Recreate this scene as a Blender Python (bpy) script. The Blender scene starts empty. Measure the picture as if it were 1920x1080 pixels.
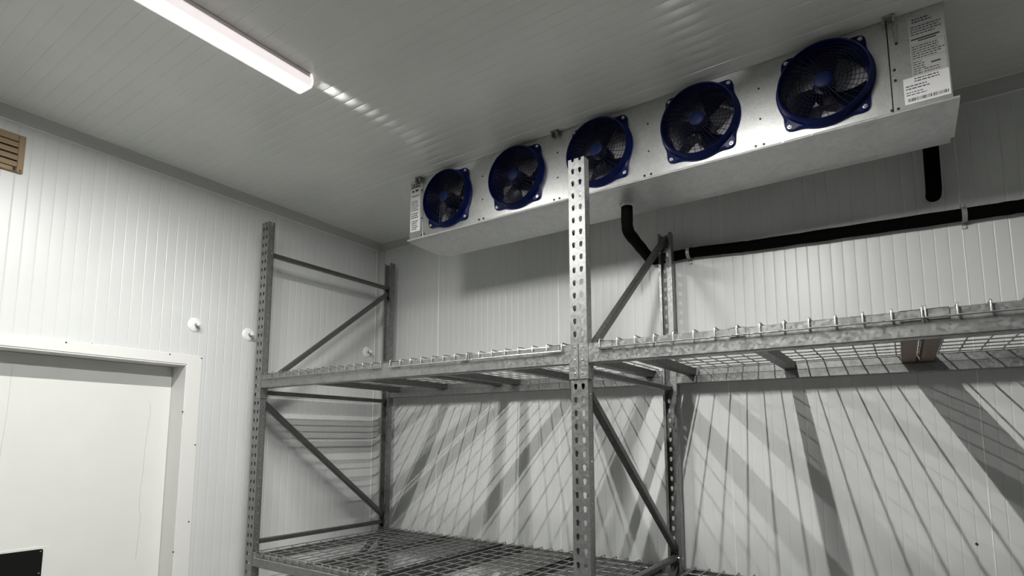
import bpy, bmesh, math, random
from mathutils import Vector, Matrix

# ------------------------------------------------------------------ camera, light, exposure
scn = bpy.context.scene
col = scn.collection
Z0 = 1.27                       # all heights below are measured from a rack hole; the floor lies Z0 lower

YAW, PITCH, ROLL = -0.622682, 0.120736, 0.004127
CAM = Vector((1.01052, -1.99090, 0.46999 + Z0))
fwd = Vector((math.sin(YAW) * math.cos(PITCH), math.cos(YAW) * math.cos(PITCH), math.sin(PITCH)))
rgt = Vector((math.cos(YAW), -math.sin(YAW), 0.0))
upv = rgt.cross(fwd)
r2 = rgt * math.cos(ROLL) + upv * math.sin(ROLL)
u2 = -rgt * math.sin(ROLL) + upv * math.cos(ROLL)
cd = bpy.data.cameras.new('camera')
cam = bpy.data.objects.new('camera', cd)
col.objects.link(cam)
m = Matrix((r2, u2, -fwd)).transposed().to_4x4()
m.translation = CAM
cam.matrix_world = m
cd.sensor_fit = 'HORIZONTAL'
cd.sensor_width = 36.0
cd.lens = 1085.723 * 36.0 / 1920.0
cd.shift_x = (960 - 913.215) / 1920.0
cd.shift_y = (686.572 - 540) / 1920.0
cd.clip_start = 0.02
scn.camera = cam

world = bpy.data.worlds.new('world')
scn.world = world
world.use_nodes = True
world.node_tree.nodes['Background'].inputs[0].default_value = (0.5, 0.55, 0.6, 1)
world.node_tree.nodes['Background'].inputs[1].default_value = 0.02

LAMP_STRENGTH = 1520.0            # the two vapour-tight ceiling lamps are the main light, beside the added streak lights
scn.view_settings.view_transform = 'Standard'
scn.view_settings.look = 'None'
scn.view_settings.exposure = 0.0
scn.view_settings.gamma = 1.0
scn.view_settings.use_curve_mapping = False

# ------------------------------------------------------------------ room dimensions
H = 1.975                       # ceiling
W = 1.150                       # back wall (y)
A = 2.278                       # left wall (x = -A)
XR = 4.6                        # right wall
YF = -6.5                       # front wall, behind the camera
FL = -Z0                        # floor
P = 0.0508                      # hole pitch of the rack posts
rnd = random.Random(7)

# ------------------------------------------------------------------ materials
def new_mat(name):
    mt = bpy.data.materials.new(name)
    mt.use_nodes = True
    nt = mt.node_tree
    return mt, nt, nt.nodes['Principled BSDF']

def coords(nt, scale):
    tc = nt.nodes.new('ShaderNodeTexCoord')
    mp = nt.nodes.new('ShaderNodeMapping')
    mp.inputs['Scale'].default_value = scale if isinstance(scale, tuple) else (scale,) * 3
    nt.links.new(tc.outputs['Object'], mp.inputs['Vector'])
    return mp.outputs['Vector']

def plain(name, rgb, rough=0.5, metal=0.0, spec=0.5, noise=0.0, nscale=20.0, bump=0.0, bscale=200.0):
    mt, nt, b = new_mat(name)
    b.inputs['Base Color'].default_value = (*rgb, 1)
    b.inputs['Roughness'].default_value = rough
    b.inputs['Metallic'].default_value = metal
    b.inputs['Specular IOR Level'].default_value = spec
    if noise > 0:
        nz = nt.nodes.new('ShaderNodeTexNoise')
        nz.inputs['Scale'].default_value = 1.0
        nz.inputs['Detail'].default_value = 4.0
        nt.links.new(coords(nt, nscale), nz.inputs['Vector'])
        rp = nt.nodes.new('ShaderNodeValToRGB')
        rp.color_ramp.elements[0].position = 0.3
        rp.color_ramp.elements[1].position = 0.7
        rp.color_ramp.elements[0].color = (*[c * (1 - noise) for c in rgb], 1)
        rp.color_ramp.elements[1].color = (*[min(1, c * (1 + noise * 0.6)) for c in rgb], 1)
        nt.links.new(nz.outputs['Fac'], rp.inputs['Fac'])
        nt.links.new(rp.outputs['Color'], b.inputs['Base Color'])
    if bump > 0:
        nz = nt.nodes.new('ShaderNodeTexNoise')
        nz.inputs['Scale'].default_value = 1.0
        nz.inputs['Detail'].default_value = 3.0
        nt.links.new(coords(nt, bscale), nz.inputs['Vector'])
        bp = nt.nodes.new('ShaderNodeBump')
        bp.inputs['Strength'].default_value = bump
        bp.inputs['Distance'].default_value = 0.002
        nt.links.new(nz.outputs['Fac'], bp.inputs['Height'])
        nt.links.new(bp.outputs['Normal'], b.inputs['Normal'])
    return mt

def galvanized(name, base=0.55, rough=0.42, spangle=90.0, var=0.16, tint=(1.0, 1.01, 0.99), metal=0.85, bump=0.0, rvar=0.1):
    mt, nt, b = new_mat(name)
    b.inputs['Metallic'].default_value = metal
    v = coords(nt, spangle)
    vo = nt.nodes.new('ShaderNodeTexVoronoi')
    vo.inputs['Scale'].default_value = 1.0
    nt.links.new(v, vo.inputs['Vector'])
    sep = nt.nodes.new('ShaderNodeSeparateColor')
    nt.links.new(vo.outputs['Color'], sep.inputs[0])
    nz = nt.nodes.new('ShaderNodeTexNoise')
    nz.inputs['Scale'].default_value = 0.16
    nz.inputs['Detail'].default_value = 5.0
    nt.links.new(v, nz.inputs['Vector'])
    mx = nt.nodes.new('ShaderNodeMath'); mx.operation = 'MULTIPLY_ADD'
    nt.links.new(sep.outputs[0], mx.inputs[0])
    mx.inputs[1].default_value = 0.5
    nt.links.new(nz.outputs['Fac'], mx.inputs[2])
    rp = nt.nodes.new('ShaderNodeValToRGB')
    rp.color_ramp.elements[0].position = 0.35
    rp.color_ramp.elements[1].position = 1.0
    lo, hi = base * (1 - var), min(1, base * (1 + var))
    rp.color_ramp.elements[0].color = (*[lo * t for t in tint], 1)
    rp.color_ramp.elements[1].color = (*[hi * t for t in tint], 1)
    nt.links.new(mx.outputs[0], rp.inputs['Fac'])
    nt.links.new(rp.outputs['Color'], b.inputs['Base Color'])
    mr = nt.nodes.new('ShaderNodeMapRange')
    mr.inputs['To Min'].default_value = rough - rvar
    mr.inputs['To Max'].default_value = rough + rvar
    nt.links.new(sep.outputs[1], mr.inputs['Value'])
    nt.links.new(mr.outputs['Result'], b.inputs['Roughness'])
    if bump > 0:
        bp = nt.nodes.new('ShaderNodeBump')
        bp.inputs['Strength'].default_value = bump
        bp.inputs['Distance'].default_value = 0.002
        nt.links.new(vo.outputs['Distance'], bp.inputs['Height'])
        nt.links.new(bp.outputs['Normal'], b.inputs['Normal'])
    return mt

def emitter(name, rgb, strength):
    mt, nt, b = new_mat(name)
    b.inputs['Base Color'].default_value = (0.9, 0.9, 0.9, 1)
    b.inputs['Emission Color'].default_value = (*rgb, 1)
    b.inputs['Emission Strength'].default_value = strength
    return mt

M = {}
M['panel'] = plain('white_ribbed_panel', (0.65, 0.665, 0.652), 0.36, 0, 0.45, 0.04, 3.0, 0.05, 60.0)
M['ceiling'] = plain('white_ceiling_panel', (0.76, 0.77, 0.735), 0.24, 0, 0.5, 0.05, 2.5, 0.05, 60.0)
M['backing'] = plain('grey_joint_backing', (0.33, 0.33, 0.32), 0.6)
M['sealant'] = plain('white_sealant', (0.82, 0.83, 0.81), 0.35)
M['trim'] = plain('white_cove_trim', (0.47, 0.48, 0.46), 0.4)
M['floor'] = plain('grey_concrete', (0.16, 0.16, 0.155), 0.55, 0, 0.4, 0.2, 4.0, 0.1, 40.0)
M['door'] = plain('white_door_laminate', (0.74, 0.75, 0.71), 0.4, 0, 0.4, 0.02, 5.0)
M['casing'] = plain('white_door_casing', (0.74, 0.745, 0.715), 0.4, 0, 0.45)
M['scuff'] = plain('grey_scuff', (0.45, 0.45, 0.42), 0.6)
M['screw_dark'] = plain('dark_screw', (0.03, 0.03, 0.03), 0.4, 0.5)
M['screw'] = galvanized('zinc_screw', 0.65, 0.3, 300, 0.1)
M['black'] = plain('black_plastic', (0.004, 0.004, 0.004), 0.45, 0, 0.3)
M['foam'] = plain('black_foam_insulation', (0.0025, 0.0025, 0.0025), 0.85, 0, 0.04, 0.2, 30, 0.4, 80)
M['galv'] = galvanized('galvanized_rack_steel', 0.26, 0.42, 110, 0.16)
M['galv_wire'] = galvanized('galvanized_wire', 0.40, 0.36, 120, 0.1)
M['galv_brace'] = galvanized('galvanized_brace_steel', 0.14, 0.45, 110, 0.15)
M['rust'] = plain('rust_brown_channel', (0.16, 0.095, 0.065), 0.55, 0.2, 0.4, 0.2, 30)
M['unit'] = galvanized('embossed_galvanized_sheet', 0.55, 0.35, 230, 0.10, bump=0.03, metal=0.92, rvar=0.035)
M['pan'] = galvanized('drain_pan_sheet', 0.55, 0.45, 60, 0.06, metal=0.7)
M['blue'] = plain('blue_fan_plastic', (0.0004, 0.005, 0.052), 0.38, 0, 0.18)
M['guard'] = plain('dark_blue_guard', (0.002, 0.003, 0.016), 0.4, 0, 0.35)
M['hub'] = plain('blue_hub', (0.001, 0.007, 0.048), 0.5, 0, 0.2)
M['blade'] = plain('black_blue_blade', (0.002, 0.003, 0.010), 0.35, 0, 0.3)
M['coil'] = plain('aluminium_coil_fins', (0.80, 0.78, 0.78), 0.5, 0.0)
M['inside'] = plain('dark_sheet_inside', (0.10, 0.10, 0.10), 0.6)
M['paper'] = plain('white_label_paper', (0.78, 0.78, 0.78), 0.45)
M['film'] = plain('grey_label_film', (0.50, 0.50, 0.49), 0.4)
M['ink'] = plain('black_ink', (0.06, 0.06, 0.06), 0.6)
M['ink_blue'] = plain('navy_ink', (0.02, 0.02, 0.06), 0.5)
M['tan'] = plain('tan_vent_plastic', (0.27, 0.195, 0.105), 0.5, 0, 0.4, 0.06, 20)
M['slot'] = plain('dark_slot', (0.02, 0.015, 0.012), 0.7)
M['nylon'] = plain('white_nylon', (0.85, 0.86, 0.86), 0.3)
M['bolt'] = plain('grey_bolt', (0.35, 0.35, 0.33), 0.4, 0.4)
M['clamp'] = plain('clear_grey_clamp', (0.32, 0.32, 0.32), 0.3, 0.4)
M['lamp_body'] = plain('pale_lamp_body', (0.72, 0.66, 0.67), 0.35)
M['led'] = emitter('led_row_glow', (1.0, 0.985, 0.965), LAMP_STRENGTH)
M['led_dimmed'] = emitter('dimmed_led_row_glow', (1.0, 0.985, 0.965), LAMP_STRENGTH * 0.62)   # left lamp, dimmed to keep the left wall from overexposing
M['led_side'] = emitter('led_side_glow', (1.0, 0.90, 0.90), 0.7)
M['led_glow'] = emitter('led_diffuser_glow', (1.0, 0.97, 0.96), 5.0)
M['led_clear'] = emitter('led_clear_edge', (1.0, 0.93, 0.92), 0.8)

# ------------------------------------------------------------------ mesh helpers
BASE = {}

class MB:
    def __init__(s):
        s.v = []; s.f = []
    def add(s, vs, fs):
        o = len(s.v)
        s.v += [tuple(v) for v in vs]
        s.f += [tuple(i + o for i in f) for f in fs]
        return s
    def box(s, x0, x1, y0, y1, z0, z1):
        vs = [(x0, y0, z0), (x1, y0, z0), (x1, y1, z0), (x0, y1, z0), (x0, y0, z1), (x1, y0, z1), (x1, y1, z1), (x0, y1, z1)]
        return s.add(vs, [(0, 3, 2, 1), (4, 5, 6, 7), (0, 1, 5, 4), (1, 2, 6, 5), (2, 3, 7, 6), (3, 0, 4, 7)])
    def cbox(s, x0, x1, y0, y1, z0, z1, c):
        """box with chamfered edges along all axes"""
        bm = bmesh.new()
        bmesh.ops.create_cube(bm, size=1)
        bmesh.ops.scale(bm, vec=(x1 - x0, y1 - y0, z1 - z0), verts=bm.verts)
        bmesh.ops.translate(bm, vec=((x0 + x1) / 2, (y0 + y1) / 2, (z0 + z1) / 2), verts=bm.verts)
        bmesh.ops.bevel(bm, geom=bm.edges[:], offset=c, segments=1, affect='EDGES', profile=0.5)
        bm.verts.ensure_lookup_table()
        s.add([v.co[:] for v in bm.verts], [[v.index for v in f.verts] for f in bm.faces])
        bm.free(); return s
    def prism(s, poly, axis, a, b):
        """extrude a closed polygon of (p,q) along axis; p,q are the remaining axes in xyz order"""
        n = len(poly)
        def pt(p, q, t):
            return {'x': (t, p, q), 'y': (p, t, q), 'z': (p, q, t)}[axis]
        vs = [pt(p, q, a) for p, q in poly] + [pt(p, q, b) for p, q in poly]
        fs = [(i, (i + 1) % n, n + (i + 1) % n, n + i) for i in range(n)]
        fs += [tuple(range(n))[::-1], tuple(range(n, 2 * n))]
        return s.add(vs, fs)
    def tube(s, pts, r, n=8, cap=True, closed=False):
        pts = [Vector(p) for p in pts]
        k = len(pts)
        rs = r if isinstance(r, (list, tuple)) else [r] * k
        ring = []
        ref = None
        for i, p in enumerate(pts):
            if closed:
                t = (pts[(i + 1) % k] - pts[i - 1]).normalized()
            else:
                a = pts[max(0, i - 1)]; b = pts[min(k - 1, i + 1)]
                t = (b - a).normalized()
            if ref is None:
                ref = Vector((0, 0, 1)) if abs(t.z) < 0.9 else Vector((1, 0, 0))
            sx = t.cross(ref)
            if sx.length < 1e-4:
                sx = t.cross(Vector((1, 0, 0)) if abs(t.x) < 0.9 else Vector((0, 1, 0)))
            sx.normalize()
            sy = sx.cross(t).normalized()
            ref = sy
            ring.append([p + (sx * math.cos(2 * math.pi * j / n) + sy * math.sin(2 * math.pi * j / n)) * rs[i] for j in range(n)])
        vs = [q for rg in ring for q in rg]
        fs = []
        for i in range(k if closed else k - 1):
            i2 = (i + 1) % k
            for j in range(n):
                fs.append((i * n + j, i * n + (j + 1) % n, i2 * n + (j + 1) % n, i2 * n + j))
        if cap and not closed:
            fs.append(tuple(range(n))[::-1]); fs.append(tuple((k - 1) * n + j for j in range(n)))
        return s.add(vs, fs)
    def disc(s, c, nrm, r, h, n=16):
        c = Vector(c); nrm = Vector(nrm)
        return s.tube([c, c + nrm * h], r, n)
    def lathe(s, c, nrm, prof, n=24):
        """profile of (radius, height along nrm) turned about nrm"""
        c = Vector(c); nrm = Vector(nrm).normalized()
        a = nrm.orthogonal().normalized(); b = nrm.cross(a)
        vs = []
        for r, h in prof:
            for j in range(n):
                t = 2 * math.pi * j / n
                vs.append(c + nrm * h + (a * math.cos(t) + b * math.sin(t)) * r)
        fs = []
        for i in range(len(prof) - 1):
            for j in range(n):
                fs.append((i * n + j, i * n + (j + 1) % n, (i + 1) * n + (j + 1) % n, (i + 1) * n + j))
        fs.append(tuple(range(n))[::-1])
        fs.append(tuple((len(prof) - 1) * n + j for j in range(n)))
        return s.add(vs, fs)
    def bbox(s):
        xs, ys, zs = zip(*s.v)
        return min(xs), max(xs), min(ys), max(ys), min(zs), max(zs)
    def mesh(s, name, mat, base, smooth=None):
        me = bpy.data.meshes.new(name)
        bx, by, bz = base
        me.from_pydata([(x - bx, y - by, z - bz) for x, y, z in s.v], [], s.f)
        bm = bmesh.new(); bm.from_mesh(me)
        bmesh.ops.recalc_face_normals(bm, faces=bm.faces)
        bm.to_mesh(me); bm.free()
        me.materials.append(M[mat])
        if smooth:
            me.polygons.foreach_set('use_smooth', [True] * len(me.polygons))
            me.set_sharp_from_angle(angle=math.radians(smooth))
        me.update()
        return me
    def build(s, name, mat, parent=None, smooth=None, base=None):
        if parent is not None:
            base = BASE[parent.name]
        elif base is None:
            x0, x1, y0, y1, z0, z1 = s.bbox()
            base = ((x0 + x1) / 2, (y0 + y1) / 2, z0)
        o = bpy.data.objects.new(name, s.mesh(name, mat, base, smooth))
        col.objects.link(o)
        if parent is None:
            o.location = (base[0], base[1], base[2] + Z0)
        else:
            o.parent = parent
        BASE[o.name] = base
        return o

def tag(o, label=None, cat=None, group=None, kind=None):
    if label: o['label'] = label
    if cat: o['category'] = cat
    if group: o['group'] = group
    if kind: o['kind'] = kind
    return o

def thing(name, base, label=None, cat=None, group=None, kind=None):
    o = bpy.data.objects.new(name, None)
    o.empty_display_size = 0.05
    col.objects.link(o)
    o.location = (base[0], base[1], base[2] + Z0)
    BASE[o.name] = tuple(base)
    return tag(o, label, cat, group, kind)

def dup_part(src, parent, off=(0, 0, 0), name=None):
    """another object on the same mesh data, moved by off inside parent"""
    c = src.copy()
    col.objects.link(c)
    c.parent = parent
    c.location = Vector(src.location) + Vector(off)
    BASE[c.name] = BASE[parent.name]
    return c

def copy_thing(root, off, label):
    r = root.copy(); col.objects.link(r)
    r.location = Vector(root.location) + Vector(off)
    r['label'] = label
    b = BASE[root.name]
    BASE[r.name] = (b[0] + off[0], b[1] + off[1], b[2] + off[2])
    for ch in root.children:
        c = ch.copy(); col.objects.link(c); c.parent = r
        for g in ch.children:
            d = g.copy(); col.objects.link(d); d.parent = c
    return r

# ------------------------------------------------------------------ the room: ribbed panels
def rib_profile(a, b, n, proud=0.0, groove=0.0012, gw=0.007, crown=0.00035):
    """polyline (t, depth) from a to b with n flats divided by narrow grooves; depth > 0 goes into the wall"""
    w = (b - a) / n
    pts = []
    for i in range(n):
        l = a + i * w; r = l + w
        l2 = l + (gw / 2 if i else 0.001); r2_ = r - (gw / 2 if i < n - 1 else 0.001)
        if i == 0: pts.append((l, 0.006))
        for k in range(5):
            f = k / 4
            pts.append((l2 + (r2_ - l2) * f, -crown * (1 - (2 * f - 1) ** 2)))
        if i < n - 1:
            pts.append((r, groove))
        else:
            pts.append((r, 0.006))
    return pts

def panel_mesh(prof, place, lo, hi):
    """place(t, depth, h) -> xyz; lo may be a function of t"""
    mb = MB()
    lo_f = lo if callable(lo) else (lambda t: lo)
    for (t0, d0), (t1, d1) in zip(prof[:-1], prof[1:]):
        tm = (t0 + t1) / 2
        l = lo_f(tm)
        mb.add([place(t0, d0, l), place(t1, d1, l), place(t1, d1, hi), place(t0, d0, hi)], [(0, 1, 2, 3)])
    bm = bmesh.new()
    vs = [bm.verts.new(v) for v in mb.v]
    for f in mb.f: bm.faces.new([vs[i] for i in f])
    bmesh.ops.remove_doubles(bm, verts=bm.verts, dist=1e-6)
    bm.verts.index_update()
    out = MB()
    out.add([v.co[:] for v in bm.verts], [[v.index for v in f.verts] for f in bm.faces])
    bm.free()
    return out

def open_panel(mb, name, mat, parent):
    """panel skins face the room; normals are left as the placement gives them"""
    o = mb.build(name, mat, parent, smooth=9)
    return o

# back wall
wb = MB().box(-A - 0.2, XR, W + 0.006, W + 0.15, FL, H + 0.15).build('wall_back', 'backing')
tag(wb, kind='structure')
PWB = 0.984
s1 = 0.2865
k = -3
edges = []
while s1 + k * PWB < XR:
    e = s1 + k * PWB
    if e > -A + 0.02: edges.append(e)
    k += 1
bounds = [-A] + edges + [XR]
for a, b in zip(bounds[:-1], bounds[1:]):
    n = max(2, round((b - a) / 0.0492))
    pm = panel_mesh(rib_profile(a + 0.0012, b - 0.0012, n), lambda t, d, h: (t, W + d, h), FL, H)
    open_panel(pm, 'panel', 'panel', wb)
for e in edges:
    MB().tube([(e, W + 0.0012, FL), (e, W + 0.0012, H)], 0.0034, 6).build('sealant_bead', 'sealant', wb, smooth=40)
MB().disc((1.217, W + 0.001, 0.043), (0, -1, 0), 0.005, 0.005, 8).build('screw', 'screw_dark', wb)

# left wall with the door opening
DY0, DY1, DZ = -1.41, -0.335, 0.868        # door opening
WT = 0.15
wl = MB()
wl.box(-A - WT, -A - 0.006, DY1, W + 0.15, FL, H + 0.15)
wl.box(-A - WT, -A - 0.006, YF, DY0, FL, H + 0.15)
wl.box(-A - WT, -A - 0.006, DY0, DY1, DZ, H + 0.15)
wl = wl.build('wall_left', 'backing')
tag(wl, kind='structure')
lb = [YF, -5.907, -4.888, -3.869, -2.85, -1.831, -0.812, 0.207, W]
for a, b in zip(lb[:-1], lb[1:]):
    n = max(2, round((b - a) / 0.0535))
    pm = panel_mesh(rib_profile(a + 0.0012, b - 0.0012, n), lambda t, d, h: (-A - d, t, h),
                    lambda t: DZ + 0.02 if DY0 - 0.02 < t < DY1 + 0.02 else FL, H)
    open_panel(pm, 'panel', 'panel', wl)
for e in lb[1:-1]:
    z0 = DZ + 0.06 if DY0 < e < DY1 else FL
    MB().tube([(-A - 0.0012, e, z0), (-A - 0.0012, e, H)], 0.0026, 6).build('sealant_bead', 'sealant', wl, smooth=40)

# ceiling, panels running along x
ce = MB().box(-A - 0.2, XR + 0.1, YF - 0.1, W + 0.15, H + 0.006, H + 0.12).build('ceiling', 'backing')
tag(ce, kind='structure')
cb = [YF, -5.425, -4.275, -3.125, -1.975, -0.826, 0.334, W]
for a, b in zip(cb[:-1], cb[1:]):
    n = max(2, round((b - a) / 0.0575))
    pm = panel_mesh(rib_profile(a + 0.0012, b - 0.0012, n, crown=0.0008), lambda t, d, h: (h, t, H + d), -A, XR)
    open_panel(pm, 'panel', 'ceiling', ce)
for e in cb[1:-1]:
    MB().tube([(-A, e, H + 0.0012), (XR, e, H + 0.0012)], 0.0026, 6).build('sealant_bead', 'sealant', ce, smooth=40)

# floor and the two walls behind the viewer
tag(MB().box(-A - 0.6, XR + 0.1, YF - 0.1, W + 0.15, FL - 0.1, FL).build('floor', 'floor'), kind='structure')
tag(MB().box(XR, XR + 0.1, YF - 0.1, W + 0.15, FL, H + 0.1).build('wall_right', 'panel'), kind='structure')
tag(MB().box(-A - 0.2, XR, YF - 0.1, YF, FL, H + 0.1).build('wall_front', 'panel'), kind='structure')

# cove trims
def cove(c, lip):
    """concave quarter strip in a (p,q) corner frame, p and q measured away from the corner"""
    pts = [(0, c + lip), (0.003, c + lip), (0.004, c)]
    for i in range(1, 6):
        f = i / 6
        p = 0.004 + (c - 0.004) * f; q = c - (c - 0.004) * f
        pts.append((p - 0.10 * c * math.sin(math.pi * f), q - 0.10 * c * math.sin(math.pi * f)))
    pts += [(c, 0.004), (c + lip, 0.003), (c + lip, 0), (0, 0)]
    return pts
C = 0.050
LIP = C + 0.004
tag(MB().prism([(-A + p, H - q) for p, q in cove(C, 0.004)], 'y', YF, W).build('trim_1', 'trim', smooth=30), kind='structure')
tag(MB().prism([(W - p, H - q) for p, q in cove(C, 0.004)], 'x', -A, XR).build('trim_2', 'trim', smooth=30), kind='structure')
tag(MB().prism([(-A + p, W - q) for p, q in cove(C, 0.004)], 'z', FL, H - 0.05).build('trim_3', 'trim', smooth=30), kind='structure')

for nm, p0, p1 in (('trim_1', (-A + LIP, YF, H - 0.002), (-A + LIP, W, H - 0.002)), ('trim_1', (-A + 0.002, YF, H - LIP), (-A + 0.002, W - LIP, H - LIP)),
                   ('trim_2', (-A, W - LIP, H - 0.002), (XR, W - LIP, H - 0.002)), ('trim_2', (-A + LIP, W - 0.002, H - LIP), (XR, W - 0.002, H - LIP)),
                   ('trim_3', (-A + LIP, W - 0.002, FL), (-A + LIP, W - 0.002, H - 0.05)), ('trim_3', (-A + 0.002, W - LIP, FL), (-A + 0.002, W - LIP, H - 0.05))):
    MB().tube([p0, p1], 0.0032, 6).build('sealant_bead', 'sealant', bpy.data.objects[nm], smooth=40)

# ------------------------------------------------------------------ door
dr = thing('door_1', (-A - 0.14, (DY0 + DY1) / 2, FL), kind='structure')
cw = 0.083
mb = MB()
mb.cbox(-A - 0.002, -A + 0.010, DY1, DY1 + cw, FL, DZ + 0.055, 0.002)
mb.build('side_casing', 'casing', dr)
MB().cbox(-A - 0.002, -A + 0.010, DY0 - cw, DY0, FL, DZ + 0.055, 0.002).build('side_casing', 'casing', dr)
MB().cbox(-A - 0.002, -A + 0.010, DY0, DY1, DZ, DZ + 0.055, 0.002).build('head_casing', 'casing', dr)
MB().box(-A - 0.15, -A + 0.006, DY1 - 0.006, DY1 + 0.002, FL, DZ).build('jamb', 'casing', dr)
MB().box(-A - 0.15, -A + 0.006, DY0 - 0.002, DY0 + 0.006, FL, DZ).build('jamb', 'casing', dr)
MB().box(-A - 0.15, -A + 0.006, DY0 + 0.006, DY1 - 0.006, DZ - 0.006, DZ + 0.002).build('head_jamb', 'casing', dr)
XL = -A - 0.143
leaf = MB().box(XL - 0.06, XL, DY0 + 0.008, DY1 - 0.008, FL + 0.01, DZ - 0.008).build('leaf', 'door', dr)
def strip_on_leaf(pts, w, name, x=XL + 0.0006, mat='scuff'):
    mb = MB()
    for (y0, z0), (y1, z1) in zip(pts[:-1], pts[1:]):
        mb.add([(x, y0 - w, z0), (x, y0 + w, z0), (x, y1 + w, z1), (x, y1 - w, z1)], [(0, 1, 2, 3)])
    return mb.build(name, mat, leaf)
yy = [(-0.47, 0.655), (-0.452, 0.65), (-0.447, 0.60), (-0.455, 0.50), (-0.462, 0.38), (-0.462, 0.28), (-0.470, 0.16), (-0.468, 0.06), (-0.458, 0.03), (-0.462, -0.08), (-0.468, -0.20)]
strip_on_leaf(yy, 0.0009, 'crack')
strip_on_leaf([(-1.085, 0.80), (-1.088, 0.55), (-1.096, 0.40), (-1.10, 0.20)], 0.0007, 'crack')
# black plate low on the door, in a pale raised gasket
def rrect(y0, y1, z0, z1, r, n=5):
    pts = []
    for cy, cz, a0 in ((y1 - r, z1 - r, 0), (y0 + r, z1 - r, 90), (y0 + r, z0 + r, 180), (y1 - r, z0 + r, 270)):
        for i in range(n + 1):
            a = math.radians(a0 + 90 * i / n)
            pts.append((cy + r * math.cos(a), cz + r * math.sin(a)))
    return pts
MB().prism(rrect(-1.29, -0.866, -0.56, -0.068, 0.03), 'x', XL, XL + 0.0035).build('plate_backing', 'door', dr)
pl = MB().prism(rrect(-1.262, -0.895, -0.53, -0.078, 0.008), 'x', XL + 0.0035, XL + 0.009).build('window_plate', 'black', dr)
tag(pl, label='black plate screwed low on the door')
for yv, zv in ((-0.905, -0.088), (-0.905, -0.19), (-0.905, -0.30), (-1.08, -0.088), (-1.25, -0.088)):
    MB().disc((XL + 0.009, yv, zv), (1, 0, 0), 0.0035, 0.002, 8).build('screw', 'screw', pl)
for yv, zv in ((-0.927, 0.914), (-0.436, 0.914), (-0.257, 0.912), (-0.262, 0.416), (-0.270, -0.009), (-0.345, -0.161), (-0.345, 0.60)):
    MB().disc((-A + 0.0095, yv, zv), (1, 0, 0), 0.0042, 0.002, 8).build('screw', 'screw_dark', dr)

# ------------------------------------------------------------------ perforated sheet (posts)
def perforated(mb, org, uv, nv, width, t, hole_u, hole, z0, z1, levels):
    """sheet in the plane org + u*uv + z, pushed t along nv; one column of holes centred on hole_u"""
    uv = Vector(uv); nv = Vector(nv); org = Vector(org)
    def pt(u, z, d): 
        q = org + uv * u + nv * d
        return (q.x, q.y, z)
    def poly2(pts):
        n = len(pts)
        mb.add([pt(u, z, 0) for u, z in pts], [tuple(range(n))])
        mb.add([pt(u, z, t) for u, z in pts], [tuple(range(n))[::-1]])
    hn = len(hole)                        # hole points run from the top, down the left side, to the bottom, up the right
    half = hn // 2
    done = z0
    for zl in levels:
        lo, hi = zl - P / 2, zl + P / 2
        if lo < z0 - 1e-6 or lo > z1: continue
        if lo > done + 1e-6:
            poly2([(0, done), (width, done), (width, lo), (0, lo)])
        hp = [(hole_u + a, zl + b) for a, b in hole]
        if hi <= z1 + 1e-6:
            left = hp[:half + 1]; right = [hp[0]] + hp[:half - 1:-1]
            poly2([(hole_u, hi)] + [(0, hi), (0, lo), (hole_u, lo)] + left[::-1])
            poly2([(hole_u, lo), (width, lo), (width, hi), (hole_u, hi)] + right)
            for i in range(hn):
                a, b = hp[i], hp[(i + 1) % hn]
                mb.add([pt(*a, 0), pt(*b, 0), pt(*b, t), pt(*a, t)], [(0, 1, 2, 3)])
            done = hi
        else:
            # the saw cut runs through this row of holes
            low = [q for q in hp if q[1] < z1 - 1e-4]
            low.sort(key=lambda q: q[0])
            if low and zl - 0.01 < z1:
                poly2([(0, lo), (width, lo), (width, z1), (low[-1][0], z1)] + low[::-1] + [(low[0][0], z1), (0, z1)])
            else:
                poly2([(0, lo), (width, lo), (width, z1), (0, z1)])
            done = z1
    if done < z1 - 1e-6:
        poly2([(0, done), (width, done), (width, z1), (0, z1)])

TEAR = [(0.0, 0.0120), (-0.0055, 0.0095), (-0.0076, 0.0040), (-0.0060, -0.002), (-0.0048, -0.0095), (0.0, -0.0125),
        (0.0048, -0.0095), (0.0060, -0.002), (0.0076, 0.0040), (0.0055, 0.0095)]
ROUND = [(0.0035 * -math.sin(2 * math.pi * i / 8), 0.0035 * math.cos(2 * math.pi * i / 8)) for i in range(8)]
PW, PD, PT = 0.070, 0.042, 0.0025
LEVELS = [i * P for i in range(-24, 40)]

def post(xc, yface, sgn, z1, name, parent):
    """C-shaped post: perforated web at yface, flanges running sgn*y towards the frame"""
    mb = MB()
    n = (0, sgn, 0)
    x0 = xc - PW / 2
    perforated(mb, (x0, yface, 0), (1, 0, 0), n, PW / 2, PT, 0.0195, TEAR, FL + 0.008, z1, LEVELS)
    perforated(mb, (x0 + PW / 2, yface, 0), (1, 0, 0), n, PW / 2, PT, 0.0155, TEAR, FL + 0.008, z1, LEVELS)
    for sx in (-1, 1):
        perforated(mb, (xc + sx * PW / 2, yface, 0), (0, sgn, 0), (-sx, 0, 0), PD, PT, 0.024, ROUND, FL + 0.008, z1, [l + P / 2 for l in LEVELS])
        # inward lip
        xa = xc + sx * PW / 2; xb = xc + sx * (PW / 2 - 0.013)
        ya = yface + sgn * PD; yb = yface + sgn * (PD - PT)
        mb.box(min(xa, xb), max(xa, xb), min(ya, yb), max(ya, yb), FL + 0.008, z1)
    o = mb.build(name, 'galv', parent)
    MB().cbox(xc - 0.06, xc + 0.06, min(yface - sgn * 0.03, yface + sgn * 0.07), max(yface - sgn * 0.03, yface + sgn * 0.07), FL, FL + 0.008, 0.001).build('foot_plate', 'galv', o)
    return o

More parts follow.
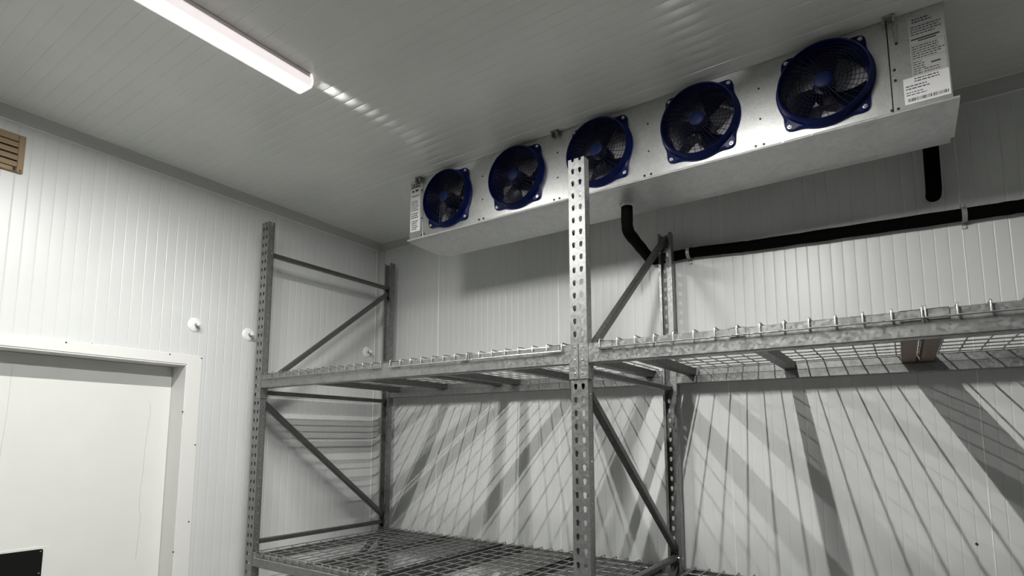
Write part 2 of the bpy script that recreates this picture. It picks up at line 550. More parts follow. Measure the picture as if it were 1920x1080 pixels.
YB = 1.086                    # outer face of the rear posts
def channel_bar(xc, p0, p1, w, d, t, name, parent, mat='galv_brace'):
    """C-channel in the yz plane at xc from (y0,z0) to (y1,z1); open towards -x side's far edge"""
    a = Vector((xc, *p0)); b = Vector((xc, *p1))
    ax = (b - a).normalized()
    X = Vector((1, 0, 0)); N = ax.cross(X).normalized()
    prof = [(d / 2, -w / 2), (d / 2, w / 2), (-d / 2, w / 2), (-d / 2, w / 2 - w * 0.28), (-d / 2 + t, w / 2 - w * 0.28), (-d / 2 + t, w / 2 - t),
            (d / 2 - t, w / 2 - t), (d / 2 - t, -w / 2 + t), (-d / 2 + t, -w / 2 + t), (-d / 2 + t, -w / 2 + w * 0.28), (-d / 2, -w / 2 + w * 0.28), (-d / 2, -w / 2)]
    # soften the two outer corners of the web
    c = w * 0.16
    prof = [(d / 2, -w / 2 + c), (d / 2, w / 2 - c), (d / 2 - c, w / 2)] + prof[2:-1] + [(-d / 2, -w / 2), (d / 2 - c, -w / 2)]
    n = len(prof)
    vs = [a + X * p + N * q for p, q in prof] + [b + X * p + N * q for p, q in prof]
    fs = [(i, (i + 1) % n, n + (i + 1) % n, n + i) for i in range(n)] + [tuple(range(n))[::-1], tuple(range(n, 2 * n))]
    return MB().add(vs, fs).build(name, mat, parent)

def frame(xc, ztop, full, label):
    fr = thing('upright_frame', (xc, YB / 2, FL), label, 'rack frame', 'upright frames of the pallet rack')
    fp = post(xc, 0.0, 1, ztop, 'front_post', fr)
    rp = post(xc, YB, -1, ztop, 'rear_post', fr)
    ya, yb = 0.026, YB - 0.026
    hz = [0.725, -0.142, -1.0]
    if full: hz = [1.577] + hz
    for z in hz:
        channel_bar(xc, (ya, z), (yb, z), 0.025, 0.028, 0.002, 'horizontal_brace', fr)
        for yv in (ya + 0.004, yb - 0.004):
            MB().tube([(xc - 0.038, yv, z), (xc + 0.038, yv, z)], 0.005, 6).build('bolt', 'screw', fr)
    for p0, p1 in (((yb, 1.545), (ya + 0.02, 0.770)), ((ya + 0.01, 0.672), (yb, -0.100)), ((yb, -0.19), (ya + 0.01, -0.945))):
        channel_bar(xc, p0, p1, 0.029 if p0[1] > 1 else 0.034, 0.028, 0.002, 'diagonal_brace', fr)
    return fr

XC1, XC2, XC3 = -2.0985, 0.0145, 2.1275
frame(XC1, 1.772, True, 'tall galvanized upright frame standing beside the ribbed left wall')
frame(XC2, 1.5755, False, 'galvanized upright frame in mid picture, sawn off below the blue fans')
frame(XC3, 1.5755, False, 'galvanized upright frame at the right end of the rack, outside the picture')

# ------------------------------------------------------------------ beams
CWID = 0.0355                 # connector plate width on the post face
def beam(xa, xb, side, zc, label, group):
    """xa, xb: post centres; side -1 front, +1 rear; zc: level of the middle stud"""
    fy = 0.0 if side < 0 else YB
    s = -side                  # inward direction
    x0, x1 = xa + 0.0365, xb - 0.0365
    ztop = zc + 0.062; zbot = zc - 0.015
    t = thing('step_beam', ((xa + xb) / 2, fy, zbot), label, 'beam', group)
    y = lambda d: fy + s * d
    prof = [(y(-0.002), zbot + 0.004), (y(0.002), zbot), (y(0.036), zbot), (y(0.040), zbot + 0.004), (y(0.040), zc + 0.024), (y(0.037), zc + 0.027),
            (y(0.020), zc + 0.027), (y(0.020), ztop - 0.003), (y(0.017), ztop), (y(0.001), ztop), (y(-0.002), ztop - 0.003)]
    MB().prism(prof, 'x', x0, x1).build('rail', 'galv', t)
    for xo, d in ((xa, 1), (xb, -1)):
        # the bracket: a plate on the post face and a leg returning along the beam end
        pa, pb = (xo + 0.0015, xo + 0.0015 + CWID + 0.003) if d > 0 else (xo - 0.0015 - CWID - 0.003, xo - 0.0015)
        mb = MB()
        ya, yb_ = sorted((y(-0.0045), y(-0.0003)))
        mb.cbox(pa, pb, ya, yb_, zc - 0.074, zc + 0.063, 0.0012)
        la, lb_ = sorted((xo + d * 0.0362, xo + d * 0.0402))
        ya, yb_ = sorted((y(-0.0043), y(0.044)))
        mb.box(la, lb_, ya, yb_, zc - 0.0738, zc + 0.060)
        c = mb.build('end_bracket', 'galv', t)
        xs_ = xo + d * 0.0155
        for kz in (-1, 0, 1):
            MB().lathe((xs_, y(-0.0045), zc + kz * P), (0, side, 0), [(0.0046, 0), (0.0046, 0.0012), (0.003, 0.0028)], 10).build('stud', 'screw', c, smooth=40)
    return t

ZU = 15 * P                   # middle stud, upper level
ZL_ = ZU - 20 * P
for zc, lev in ((ZU, 'upper'), (ZL_, 'lower')):
    for xa, xb, bay in ((XC1, XC2, 'left'), (XC2, XC3, 'right')):
        for side, fb in ((-1, 'front'), (1, 'rear')):
            where = {'front': 'facing the room', 'rear': 'along the back wall'}[fb]
            beam(xa, xb, side, zc, f'galvanized {lev} shelf beam of the {bay} bay {where}', 'step beams of the pallet rack')

# ------------------------------------------------------------------ wire decks
WR = 0.0029
def deck(xa, xb, n, zc, chans, rusty, label):
    """n+1 wires running front to back between xa and xb"""
    zt = zc + 0.0715           # long wires
    zx = zt - 2 * WR           # cross wires under them
    t = thing('wire_deck', ((xa + xb) / 2, YB / 2, zc + 0.03), label, 'wire deck', 'wire mesh decks on the rack')
    yf, yr = -0.0085, YB + 0.0085
    dz = zc + 0.036
    path = [(yf, dz), (yf, zt - 0.008), (yf + 0.002, zt - 0.002), (yf + 0.008, zt + 0.001), (0.06, zt), (YB - 0.06, zt), (yr - 0.008, zt + 0.001), (yr - 0.002, zt - 0.002), (yr, zt - 0.008), (yr, dz)]
    first = MB().tube([(xa, y, z) for y, z in path], WR, 6).build('long_wire', 'galv_wire', t, smooth=60)
    for i in range(1, n + 1):
        dup_part(first, t, ((xb - xa) * i / n, 0, 0))
    c1 = MB().tube([(xa - 0.003, 0.028, zx), (xb + 0.003, 0.028, zx)], WR, 6).build('cross_wire', 'galv_wire', t, smooth=60)
    for i in range(1, 11):
        dup_part(c1, t, (0, 0.1030 * i, 0))
    for yv in (yf + 2 * WR - 0.0004, yr - 2 * WR + 0.0004):
        dup_part(c1, t, (0, (-0.0145 if yv < 0 else YB + 0.0145) - 0.028, dz + 0.002 - zx))
    for cx, ru in zip(chans, rusty):
        # inverted U channel resting on the beam steps, its ends folded over the beam tops
        zb, zh = zc + 0.0285, zx - WR
        wt, wbm, th = 0.030, 0.050, 0.0018
        prof = [(cx - wbm / 2 - 0.0, zh), (cx - wbm / 2, zh - th), (cx - wbm / 2 + 0.002, zb), (cx + wbm / 2 - 0.002, zb), (cx + wbm / 2, zh - th), (cx + wbm / 2, zh),
                (cx + wbm / 2 - 0.004, zh), (cx + wbm / 2 - 0.006, zb + th), (cx - wbm / 2 + 0.006, zb + th), (cx - wbm / 2 + 0.004, zh)]
        o = MB().prism(prof, 'y', 0.024, YB - 0.024).build('support_channel', 'rust' if ru else 'galv_brace', t)
        if ru: tag(o, label='rust brown support channel')
        for sy, y0 in ((-1, 0.0), (1, YB)):
            mb = MB()
            ya, yb_ = sorted((y0 - sy * 0.026, y0 + sy * 0.0055))
            mb.box(cx - 0.024, cx + 0.024, ya, yb_, zc + 0.0625, zc + 0.0642)
            ya, yb_ = sorted((y0 + sy * 0.0035, y0 + sy * 0.0055))
            mb.box(cx - 0.024, cx + 0.024, ya, yb_, zc + 0.034, zc + 0.0642)
            mb.build('end_tab', 'galv', o)
    return t

LAY = [(-2.020, -1.056, 15, (-1.985, -1.540, -1.090), (0, 0, 0), 'leftmost'),
       (-0.992, -0.057, 14, (-0.955, -0.535, -0.090), (0, 0, 0), 'left of the middle post'),
       (0.103, 1.071, 14, (0.128, 0.588, 1.043), (0, 0, 1), 'right of the middle post'),
       (1.079, 2.046, 14, (1.106, 1.560, 2.020), (1, 0, 0), 'rightmost')]
for zc, lev in ((ZU, 'upper'), (ZL_, 'lower')):
    for xa, xb, n, ch, ru, where in LAY:
        w = {'leftmost': 'next to the left wall', 'rightmost': 'at the far right of the rack'}.get(where, where)
        deck(xa, xb, n, zc, ch, ru if lev == 'upper' else (0, 0, 0), f'galvanized wire mesh deck on the {lev} shelf, {w}')

# ------------------------------------------------------------------ evaporator unit
UX0, UX1, UY0, UY1, UZ0, UZ1 = -1.2876, 1.2200, 0.4210, 0.780, 1.6080, 1.9745
XD1, XD2 = -1.181, 1.0545                 # divisions of the front into three sheets
FZ = 1.797
FANX = [-0.989, -0.530, -0.070, 0.389, 0.849]
un = thing('cooler_unit', ((UX0 + UX1) / 2, (UY0 + UY1) / 2, UZ0), 'long galvanized ceiling cooler unit with five blue fans', 'cooling unit')
# front sheet with round openings
mb = MB()
NH = 40
RH = 0.150
fb = [XD1] + [(a + b) / 2 for a, b in zip(FANX[:-1], FANX[1:])] + [XD2 - 0.003]
for i, fx in enumerate(FANX):
    xa, xb = fb[i], fb[i + 1]
    hp = [(fx + RH * math.cos(2 * math.pi * j / NH + math.pi / 2), FZ + RH * math.sin(2 * math.pi * j / NH + math.pi / 2)) for j in range(NH)]
    h2 = NH // 2
    for d in (0.0, 0.0015):
        yv = UY0 + d
        left = [(fx, UZ1), (xa, UZ1), (xa, UZ0 + 0.004), (fx, UZ0 + 0.004)] + hp[:h2 + 1][::-1]
        right = [(fx, UZ0 + 0.004), (xb, UZ0 + 0.004), (xb, UZ1), (fx, UZ1)] + [hp[0]] + hp[:h2 - 1:-1]
        for poly in (left, right):
            mb.add([(p, yv, q) for p, q in poly], [tuple(range(len(poly)))])
    for j in range(NH):
        a, b = hp[j], hp[(j + 1) % NH]
        mb.add([(a[0], UY0, a[1]), (b[0], UY0, b[1]), (b[0], UY0 + 0.0015, b[1]), (a[0], UY0 + 0.0015, a[1])], [(0, 1, 2, 3)])
mb.box(XD1, XD2 - 0.003, UY0, UY0 + 0.02, UZ1 - 0.0015, UZ1)
fp = mb.build('front_sheet', 'unit', un)
# end compartments
MB().cbox(UX0, XD1 - 0.003, UY0 - 0.001, UY1, UZ0 + 0.004, UZ1, 0.0012).build('end_cover', 'unit', un)
MB().cbox(XD2, UX1, UY0 - 0.001, UY1, UZ0 + 0.004, UZ1, 0.0012).build('end_cover', 'unit', un)
# casing shell and coil
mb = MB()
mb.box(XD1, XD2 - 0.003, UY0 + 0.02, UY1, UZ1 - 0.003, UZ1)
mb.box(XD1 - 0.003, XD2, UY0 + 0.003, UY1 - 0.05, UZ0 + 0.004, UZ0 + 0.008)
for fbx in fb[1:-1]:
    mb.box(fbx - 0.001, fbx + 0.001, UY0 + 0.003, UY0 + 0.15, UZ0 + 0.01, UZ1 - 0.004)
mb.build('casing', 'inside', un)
cb_ = MB().box(XD1 + 0.002, XD2 - 0.005, UY0 + 0.13, UY1 - 0.02, UZ0 + 0.012, UZ1 - 0.006).build('coil', 'coil', un)
# drain pan: folded front lip, gently falling bottom, rear flange
prof = [(UY0 - 0.012, UZ0 + 0.006), (UY0 - 0.014, UZ0 + 0.003), (UY0 - 0.012, UZ0 - 0.002), (UY0 + 0.02, UZ0 - 0.006), (UY1 - 0.075, UZ0 - 0.012), (UY1 - 0.07, UZ0 - 0.008),
        (UY1 - 0.07, UZ0 + 0.004), (UY0, UZ0 + 0.004)]
MB().prism(prof, 'x', UX0 - 0.006, UX1 + 0.016).build('drain_pan', 'pan', un)
MB().box(UX0, UX1 + 0.008, UY1 - 0.068, UY1, UZ0 + 0.0, UZ0 + 0.004).build('rear_flange', 'pan', un)
MB().lathe((-0.017, 0.602, UZ0 - 0.010), (0, 0, -1), [(0.034, 0), (0.034, 0.012), (0.030, 0.016)], 16).build('drain_outlet', 'pan', un)

def ears(th):
    r = 0.1645
    for a in (47, 133, 227, 313):
        d = (math.degrees(th) - a + 180) % 360 - 180
        r += 0.030 * math.exp(-(d / 10.5) ** 2)
    return r

def make_fan(fx, rot, idx):
    """shroud with its guard, hub, blades and bolts"""
    yb = UY0 - 0.0005
    n = 96
    mb = MB()
    ths = [2 * math.pi * j / n for j in range(n)]
    def ringpts(rf, y): return [(fx + rf(t) * math.cos(t), y, FZ + rf(t) * math.sin(t)) for t in ths]
    rings = [ringpts(ears, yb), ringpts(ears, yb - 0.010), ringpts(lambda t: ears(t) - 0.003, yb - 0.0125),
             ringpts(lambda t: 0.1600, yb - 0.0145), ringpts(lambda t: 0.1555, yb - 0.047), ringpts(lambda t: 0.1520, yb - 0.0515), ringpts(lambda t: 0.1485, yb - 0.0500),
             ringpts(lambda t: 0.1455, yb - 0.034), ringpts(lambda t: 0.1405, yb + 0.010), ringpts(lambda t: 0.1405, yb + 0.075)]
    vs = [p for r in rings for p in r]
    fs = []
    for i in range(len(rings) - 1):
        for j in range(n):
            fs.append((i * n + j, i * n + (j + 1) % n, (i + 1) * n + (j + 1) % n, (i + 1) * n + j))
    mb.add(vs, fs)
    sh = mb.build('fan', 'blue', un, smooth=35)
    # guard: rings and spokes, slightly domed
    gy = lambda r: yb - 0.034 - 0.016 * (1 - (r / 0.145) ** 2)
    g = MB()
    for i in range(9):
        r = 0.040 + i * 0.0128
        g.tube([(fx + r * math.cos(2 * math.pi * j / 40), gy(r), FZ + r * math.sin(2 * math.pi * j / 40)) for j in range(40)], 0.0010, 4, closed=True)
    for j in range(36):
        t = 2 * math.pi * (j + 0.5) / 36
        tt = t + 0.16
        g.tube([(fx + r * math.cos(t + (tt - t) * (r - 0.03) / 0.115), gy(r) - 0.001, FZ + r * math.sin(t + (tt - t) * (r - 0.03) / 0.115)) for r in (0.028, 0.068, 0.108, 0.1458)], 0.0012, 4, cap=False)
    g.build('guard', 'guard', sh)
    MB().lathe((fx, gy(0) + 0.004, FZ), (0, -1, 0), [(0.031, 0), (0.031, 0.004), (0.027, 0.0065), (0.012, 0.008)], 24).build('hub_cap', 'hub', sh, smooth=40)
    MB().lathe((fx, yb + 0.078, FZ), (0, -1, 0), [(0.040, 0), (0.040, 0.07), (0.034, 0.082), (0.015, 0.086)], 24).build('motor', 'blade', sh, smooth=40)
    for b in range(3):
        a0 = math.radians(rot + b * 120)
        bl = MB()
        nr, na = 6, 7
        vs = []
        for i in range(nr + 1):
            r = 0.036 + (0.134 - 0.036) * i / nr
            for j in range(na + 1):
                f = j / na - 0.5
                ang = a0 + math.radians(58) * f * (0.8 + 0.2 * i / nr) + math.radians(16) * i / nr
                vs.append((fx + r * math.cos(ang), yb + 0.030 + 0.040 * f, FZ + r * math.sin(ang)))
        fs = []
        for i in range(nr):
            for j in range(na):
                a = i * (na + 1) + j
                fs.append((a, a + 1, a + na + 2, a + na + 1))
        off = len(vs)
        vs2 = vs + [(x, y + 0.0025, z) for x, y, z in vs]
        fs2 = fs + [tuple(q + off for q in f[::-1]) for f in fs]
        rim = [j for j in range(na + 1)] + [i * (na + 1) + na for i in range(1, nr + 1)] + [nr * (na + 1) + j for j in range(na - 1, -1, -1)] + [i * (na + 1) for i in range(nr - 1, 0, -1)]
        for q in range(len(rim)):
            a, b2 = rim[q], rim[(q + 1) % len(rim)]
            fs2.append((a, b2, b2 + off, a + off))
        bl.add(vs2, fs2)
        bl.build('blade', 'blade', sh, smooth=40)
    for a in (47, 133, 227, 313):
        t = math.radians(a)
        r = 0.180
        MB().lathe((fx + r * math.cos(t), yb - 0.0125, FZ + r * math.sin(t)), (0, -1, 0), [(0.0085, 0), (0.0085, 0.001), (0.0058, 0.0012), (0.0058, 0.005), (0.004, 0.006)], 8).build('bolt', 'screw', sh)
    return sh

for i, (fx, rot) in enumerate(zip(FANX, (135, 115, 70, 50, 75))):
    make_fan(fx, rot, i)

# screws on the front sheet and along its lower edge
for xv in [(a + b) / 2 for a, b in zip(FANX[:-1], FANX[1:])]:
    for zv in (1.868, 1.738):
        MB().disc((xv + 0.004, UY0, zv), (0, -1, 0), 0.0042, 0.002, 8).build('screw', 'screw_dark', un)
    for dx in (-0.018, 0.012):
        MB().disc((xv + dx, UY0, 1.629), (0, -1, 0), 0.0055, 0.003, 8).build('screw', 'screw_dark', un)
for xv, zv in ((-1.172, 1.632), (-1.192, 1.628), (-1.192, 1.73), (-1.192, 1.90), (1.066, 1.735), (1.066, 1.775), (1.049, 1.627), (1.068, 1.627), (1.078, 1.872)):
    MB().disc((xv, UY0 - 0.001, zv), (0, -1, 0), 0.0048, 0.002, 8).build('screw', 'screw_dark', un)
for xv in (-0.96, -0.46, 0.70, 0.80, 1.0):
    MB().disc((xv, UY0 - 0.0135, UZ0 + 0.003), (0, -1, 0), 0.004, 0.002, 8).build('screw', 'screw', un)
# hanger brackets at the ceiling
for xv in (-1.205, -0.300, 1.062):
    mb = MB()
    mb.box(xv - 0.020, xv - 0.014, UY0 - 0.030, UY0 + 0.002, UZ1 - 0.030, UZ1 - 0.001)
    mb.box(xv + 0.010, xv + 0.016, UY0 - 0.030, UY0 + 0.002, UZ1 - 0.030, UZ1 - 0.001)
    mb.box(xv - 0.020, xv + 0.016, UY0 - 0.030, UY0 - 0.0, UZ1 - 0.006, UZ1 - 0.001)
    mb.build('hanger_bracket', 'bolt', un)
mb = MB()
mb.tube([(1.068, UY0 - 0.005, UZ1 - 0.03), (1.074, UY0 - 0.004, 1.876)], 0.0022, 6)
mb.tube([(1.083, UY0 - 0.005, UZ1 - 0.03), (1.081, UY0 - 0.004, 1.876)], 0.0022, 6)
mb.build('hanger_rod', 'bolt', un)

# labels on the end covers (flat print)
def quads(rects, y):
    mb = MB()
    for x0, x1, z0, z1 in rects:
        mb.add([(x0, y, z0), (x1, y, z0), (x1, y, z1), (x0, y, z1)], [(0, 1, 2, 3)])
    return mb
def text_lines(x0, x1, z0, z1, n, fill=0.92, h=0.42):
    out = []
    step = (z1 - z0) / n
    for i in range(n):
        zc = z0 + step * (i + 0.5)
        x = x0
        end = x0 + (x1 - x0) * rnd.uniform(fill - 0.25, fill + 0.05)
        while x < end:
            w = rnd.uniform(0.004, 0.013)
            out.append((x, min(x + w, end), zc - step * h / 2, zc + step * h / 2))
            x += w + 0.0022
    return out
YL = UY0 - 0.0022
lab = MB().box(1.116, 1.2155, YL, UY0 - 0.001, 1.722, 1.952).build('warning_label', 'film', un)
tl = text_lines(1.126, 1.206, 1.924, 1.944, 2, 0.85, 0.5) + text_lines(1.121, 1.211, 1.878, 1.916, 4, 0.95, 0.4)
tl += [(1.120, 1.200, 1.862, 1.868), (1.140, 1.190, 1.854, 1.859)]
tl += text_lines(1.121, 1.211, 1.790, 1.842, 6, 0.95, 0.42) + text_lines(1.121, 1.160, 1.733, 1.784, 6, 0.8, 0.4) + text_lines(1.150, 1.210, 1.733, 1.752, 2, 0.95, 0.35)
tl += [(1.170, 1.196, 1.762, 1.768)]
quads(tl, YL - 0.0003).build('print', 'ink', lab)
quads([(1.119, 1.2125, 1.787, 1.7878), (1.119, 1.2125, 1.846, 1.8468), (1.119, 1.1198, 1.727, 1.846), (1.2117, 1.2125, 1.727, 1.846)], YL - 0.0003).build('print_frame', 'ink', lab)
YL2 = UY0 - 0.0028
lab2 = MB().box(1.088, 1.2155, YL2, UY0 - 0.001, 1.632, 1.728).build('data_label', 'paper', un)
tl = text_lines(1.120, 1.206, 1.706, 1.725, 2, 0.95, 0.42) + text_lines(1.094, 1.178, 1.682, 1.702, 2, 0.9, 0.4) + text_lines(1.094, 1.166, 1.660, 1.678, 2, 0.75, 0.35)
quads(tl, YL2 - 0.0003).build('print', 'ink', lab2)
x = 1.098
bars = []
while x < 1.208:
    w = rnd.choice((0.001, 0.001, 0.002, 0.003))
    bars.append((x, x + w, 1.640, 1.652))
    x += w + rnd.choice((0.001, 0.0015, 0.002))
quads(bars, YL2 - 0.0003).build('bar_code', 'ink', lab2)
YL3 = UY0 - 0.0022
lab3 = MB().box(-1.282, -1.206, YL3, UY0 - 0.001, 1.660, 1.955).build('maker_label', 'paper', un)
quads([(-1.281, -1.207, 1.926, 1.953)], YL3 - 0.0003).build('logo_band', 'ink_blue', lab3)
quads([(-1.270, -1.255, 1.900, 1.914), (-1.245, -1.222, 1.902, 1.915), (-1.274, -1.214, 1.874, 1.879)] +
      text_lines(-1.276, -1.212, 1.784, 1.850, 6, 0.95, 0.45) + text_lines(-1.276, -1.212, 1.738, 1.775, 3, 0.95, 0.5) +
      text_lines(-1.270, -1.218, 1.668, 1.728, 5, 0.9, 0.55), YL3 - 0.0003).build('print', 'ink', lab3)
fc = bpy.data.curves.new('logo_text', 'FONT')
fc.body = 'BOHN'; fc.size = 0.026; fc.align_x = 'CENTER'; fc.align_y = 'CENTER'
to = bpy.data.objects.new('logo_text_tmp', fc); col.objects.link(to)
bpy.context.view_layer.update()
tm = bpy.data.meshes.new_from_object(to.evaluated_get(bpy.context.evaluated_depsgraph_get()))
bpy.data.objects.remove(to)
b = BASE[un.name]
tm.transform(Matrix.Translation((-1.244 - b[0], YL3 - 0.0007 - b[1], 1.9395 - b[2])) @ Matrix.Rotation(math.pi / 2, 4, 'X'))
tm.materials.clear(); tm.materials.append(M['paper'])
lo = bpy.data.objects.new('logo_text', tm); col.objects.link(lo); lo.parent = lab3

# ------------------------------------------------------------------ insulated pipes
def bend(pts, r=0.04, n=5):
    out = [Vector(pts[0])]
    for a, p, b in zip(pts[:-2], pts[1:-1], pts[2:]):
        a, p, b = Vector(a), Vector(p), Vector(b)
        u = (a - p).normalized(); v = (b - p).normalized()
        rr = min(r, (a - p).length * 0.45, (b - p).length * 0.45)
        for i in range(n + 1):
            f = i / n
            out.append((p + u * rr) * (1 - f) ** 2 + p * 2 * f * (1 - f) + (p + v * rr) * f ** 2)
    out.append(Vector(pts[-1]))
    return out
PY = W - 0.031
path = bend([(-0.017, 0.602, UZ0 - 0.0275), (-0.019, 0.602, 1.462), (-0.085, PY, 1.456), (0.145, PY, 1.462), (0.42, PY, 1.443), (1.436, PY, 1.412), (XR - 0.05, PY, 1.36)], 0.05)
pp = []
for a, b in zip(path[:-1], path[1:]):
    k = max(1, int((b - a).length / 0.06))
    for i in range(k): pp.append(a.lerp(b, i / k))
pp.append(path[-1])
rr = [0.0278 + 0.0009 * math.sin(i * 2.1) + rnd.uniform(-0.0006, 0.0006) for i in range(len(pp))]
pipe = MB().tube(pp, rr, 14).build('drain_pipe', 'foam', smooth=60)
tag(pipe, 'black foam insulated drain pipe running from the cooler along the back wall', 'pipe')
path = bend([(1.186, UY1 + 0.001, 1.86), (1.186, 1.082, 1.86), (1.182, 1.082, 1.538), (1.182, W - 0.002, 1.534)], 0.06, 8)
st = MB().tube(path, 0.0285, 14).build('suction_pipe', 'foam', smooth=60)
tag(st, 'short black insulated pipe hanging under the right end of the cooler', 'pipe')

def clamp(xc, zc, label):
    t = thing('pipe_clamp', (xc, W, zc - 0.05), label, 'pipe clamp', 'clamps holding the drain pipe')
    mb = MB()
    w = 0.009
    n = 12
    ri, ro = 0.0298, 0.0322
    pts_o = [(PY - ro * math.sin(math.pi * i / n), zc + ro * math.cos(math.pi * i / n)) for i in range(n + 1)]
    pts_i = [(PY - ri * math.sin(math.pi * i / n), zc + ri * math.cos(math.pi * i / n)) for i in range(n + 1)]
    prof = [(W - 0.001, zc + ro)] + pts_o + [(W - 0.001, zc - ro), (W - 0.001, zc - ri)] + pts_i[::-1] + [(W - 0.001, zc + ri)]
    mb.prism(prof, 'x', xc - w, xc + w)
    mb.build('strap', 'clamp', t)
    for s in (-1, 1):
        f = MB().box(xc - w, xc + w, W - 0.004, W - 0.0005, zc + s * 0.032 - 0.001, zc + s * 0.056).build('foot', 'clamp', t) if s > 0 else \
            MB().box(xc - w, xc + w, W - 0.004, W - 0.0005, zc - 0.056, zc - 0.031).build('foot', 'clamp', t)
        MB().lathe((xc, W - 0.004, zc + s * 0.047), (0, -1, 0), [(0.008, 0), (0.008, 0.002), (0.0055, 0.007)], 10).build('screw', 'screw', t)
    return t
clamp(0.122, 1.4625, 'grey strap clamp on the black drain pipe near the middle rear post')
clamp(1.277, 1.417, 'grey strap clamp on the black drain pipe below the cooler right end')

# ------------------------------------------------------------------ ceiling lamps
def lamp(xc, y1, y0, label, row):
    t = thing('strip_light', (xc, (y0 + y1) / 2, H - 0.066), label, 'ceiling light', 'vapour-tight strip lights on the ceiling')
    hw = 0.050
    def sect(poly, ya, yb, name, mat, sm=30):
        return MB().prism([(xc + p, H - q) for p, q in poly], 'y', ya, yb).build(name, mat, t, smooth=sm)
    # housing against the ceiling
    sect([(-0.034, 0.0), (0.034, 0.0), (0.042, 0.004), (0.045, 0.026), (-0.045, 0.026), (-0.042, 0.004)], y0 + 0.01, y1 - 0.01, 'housing', 'lamp_body')
    # cover: side walls dimmer, underside bright
    sect([(-0.051, 0.0262), (0.051, 0.0262), (0.051, 0.042), (0.043, 0.0575), (-0.043, 0.0575), (-0.051, 0.042)], y0 + 0.012, y1 - 0.012, 'cover', 'led_side')
    sect([(-0.022, 0.0577), (0.026, 0.0577), (0.022, 0.0630), (-0.018, 0.0630)], y0 + 0.02, y1 - 0.012, 'diffuser', 'led_glow')
    sect([(-0.0085, 0.0632), (0.0085, 0.0632), (0.0085, 0.0636), (-0.0085, 0.0636)], y0 + 0.03, y1 - 0.02, 'led_row', row)
    for ya, s in ((y1, -1), (y0, 1)):
        mb = MB()
        ring = []
        for k_, (sc, dy) in enumerate(((1.0, 0.014), (1.0, 0.006), (0.93, 0.0))):
            ring.append([(xc + p * sc, ya + s * dy, H - 0.034 + (q_) * sc) for p, q_ in
                         [(-0.046, 0.030), (0.046, 0.030), (0.0515, 0.008), (0.050, -0.012), (0.040, -0.0255), (-0.040, -0.0255), (-0.050, -0.012), (-0.0515, 0.008)]])
        vs = [p for r in ring for p in r]
        fs = [(i * 8 + j, i * 8 + (j + 1) % 8, (i + 1) * 8 + (j + 1) % 8, (i + 1) * 8 + j) for i in range(2) for j in range(8)] + [tuple(range(8))[::-1], tuple(range(16, 24))]
        mb.add(vs, fs).build('end_cap', 'led_clear', t)
    n = 5
    for i in range(n):
        yv = y1 - 0.10 - i * (y1 - y0 - 0.2) / (n - 1)
        for sx in (-1,):
            MB().box(xc + sx * 0.0525 - 0.002, xc + sx * 0.0525 + 0.002, yv - 0.012, yv + 0.012, H - 0.040, H - 0.020).build('clip', 'led_clear', t)
    # added area light at the housing end, makes the bright streak along the ceiling
    ld = bpy.data.lights.new('end_streak_light', 'AREA')
    ld.shape = 'RECTANGLE'; ld.size = 0.05; ld.size_y = 0.012
    ld.energy = 0.045; ld.spread = math.radians(16)
    lo_ = bpy.data.objects.new('end_streak_light', ld); col.objects.link(lo_)
    lo_.parent = t
    dv = Vector((0.05, 1.0, 0.075)).normalized()
    lo_.rotation_euler = dv.to_track_quat('-Z', 'Z').to_euler()
    bs = BASE[t.name]
    lo_.location = (0.008, y1 + 0.003 - bs[1], H - 0.016 - bs[2])
    return t
LX1, LX2 = -0.952, 0.420
LY1, LY0 = -0.578, -1.62
lamp(LX1, LY1, LY0, 'glowing white strip light on the ceiling at upper left', 'led_dimmed')
lamp(LX2, LY1, LY0, 'white strip light on the ceiling just above the top of the picture', 'led')

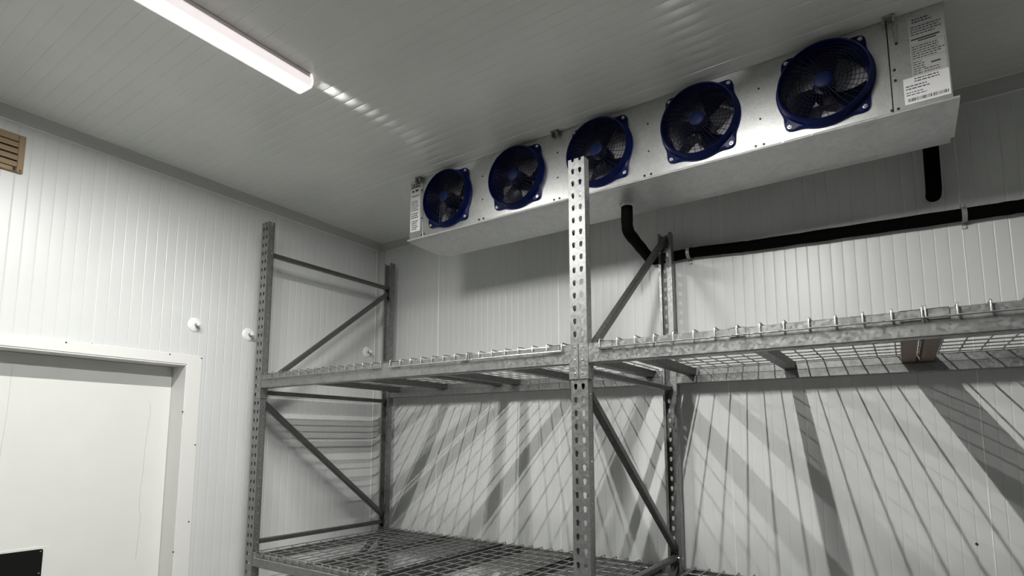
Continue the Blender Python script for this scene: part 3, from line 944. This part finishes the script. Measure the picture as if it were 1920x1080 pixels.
# ------------------------------------------------------------------ vent on the left wall
vy0, vy1, vz0, vz1 = -1.40, -1.162, 1.680, 1.862
ve = thing('louvre_vent', (-A, (vy0 + vy1) / 2, vz0), 'tan plastic louvre vent high on the left wall', 'vent')
mb = MB()
fr_ = 0.026
XO = -A + 0.016
mb.cbox(-A, XO, vy1 - fr_, vy1, vz0, vz1, 0.003)
mb.cbox(-A, XO, vy0, vy0 + fr_, vz0, vz1, 0.003)
mb.cbox(-A, XO, vy0 + fr_, vy1 - fr_, vz1 - 0.034, vz1, 0.003)
mb.cbox(-A, XO, vy0 + fr_, vy1 - fr_, vz0, vz0 + 0.022, 0.003)
mb.build('vent_frame', 'tan', ve)
MB().box(-A, -A + 0.003, vy0 + fr_, vy1 - fr_, vz0 + 0.02, vz1 - 0.03).build('back_plate', 'slot', ve)
nsl = 4
zs0, zs1 = vz0 + 0.022, vz1 - 0.034
for i in range(nsl):
    za = zs0 + (zs1 - zs0) * i / nsl + 0.003
    zb_ = zs0 + (zs1 - zs0) * (i + 1) / nsl - 0.0045
    MB().add([(-A + 0.004, vy0 + fr_, zb_), (-A + 0.004, vy1 - fr_, zb_), (-A + 0.014, vy1 - fr_, zb_), (-A + 0.014, vy0 + fr_, zb_),
              (-A + 0.004, vy0 + fr_, za), (-A + 0.004, vy1 - fr_, za), (-A + 0.016, vy1 - fr_, za), (-A + 0.016, vy0 + fr_, za)],
             [(0, 1, 2, 3), (4, 7, 6, 5), (3, 2, 6, 7), (0, 4, 5, 1), (1, 5, 6, 2), (0, 3, 7, 4)]).build('slat', 'tan', ve)
MB().box(XO - 0.002, XO + 0.003, vy1 - 0.040, vy1 - 0.030, vz0 + 0.004, vz0 + 0.022).build('catch', 'slot', ve)
MB().disc((XO, vy1 - 0.012, vz0 + 0.010), (1, 0, 0), 0.004, 0.002, 8).build('screw', 'slot', ve)

# ------------------------------------------------------------------ nylon panel fixings on the left wall
def fixing(yv, zv, label):
    t = thing('panel_fixing', (-A, yv, zv - 0.042), label, 'wall fixing', 'round nylon fixings on the left wall')
    MB().lathe((-A - 0.0015, yv, zv), (1, 0, 0), [(0.042, 0), (0.042, 0.004), (0.036, 0.009), (0.022, 0.012), (0.012, 0.013)], 24).build('washer', 'nylon', t, smooth=40)
    MB().tube([(-A + 0.010, yv, zv), (-A + 0.052, yv, zv)], 0.0085, 10).build('bolt', 'bolt', t, smooth=40)
    MB().lathe((-A + 0.040, yv, zv), (1, 0, 0), [(0.013, 0), (0.013, 0.010), (0.009, 0.014)], 6).build('cap', 'nylon', t)
    return t
fixing(-0.303, 1.102, 'round white wall fixing just above the door casing corner')
fixing(0.034, 1.094, 'round white wall fixing beside the tall front post')
fixing(1.020, 1.104, 'round white wall fixing seen inside the left upright frame near the corner')
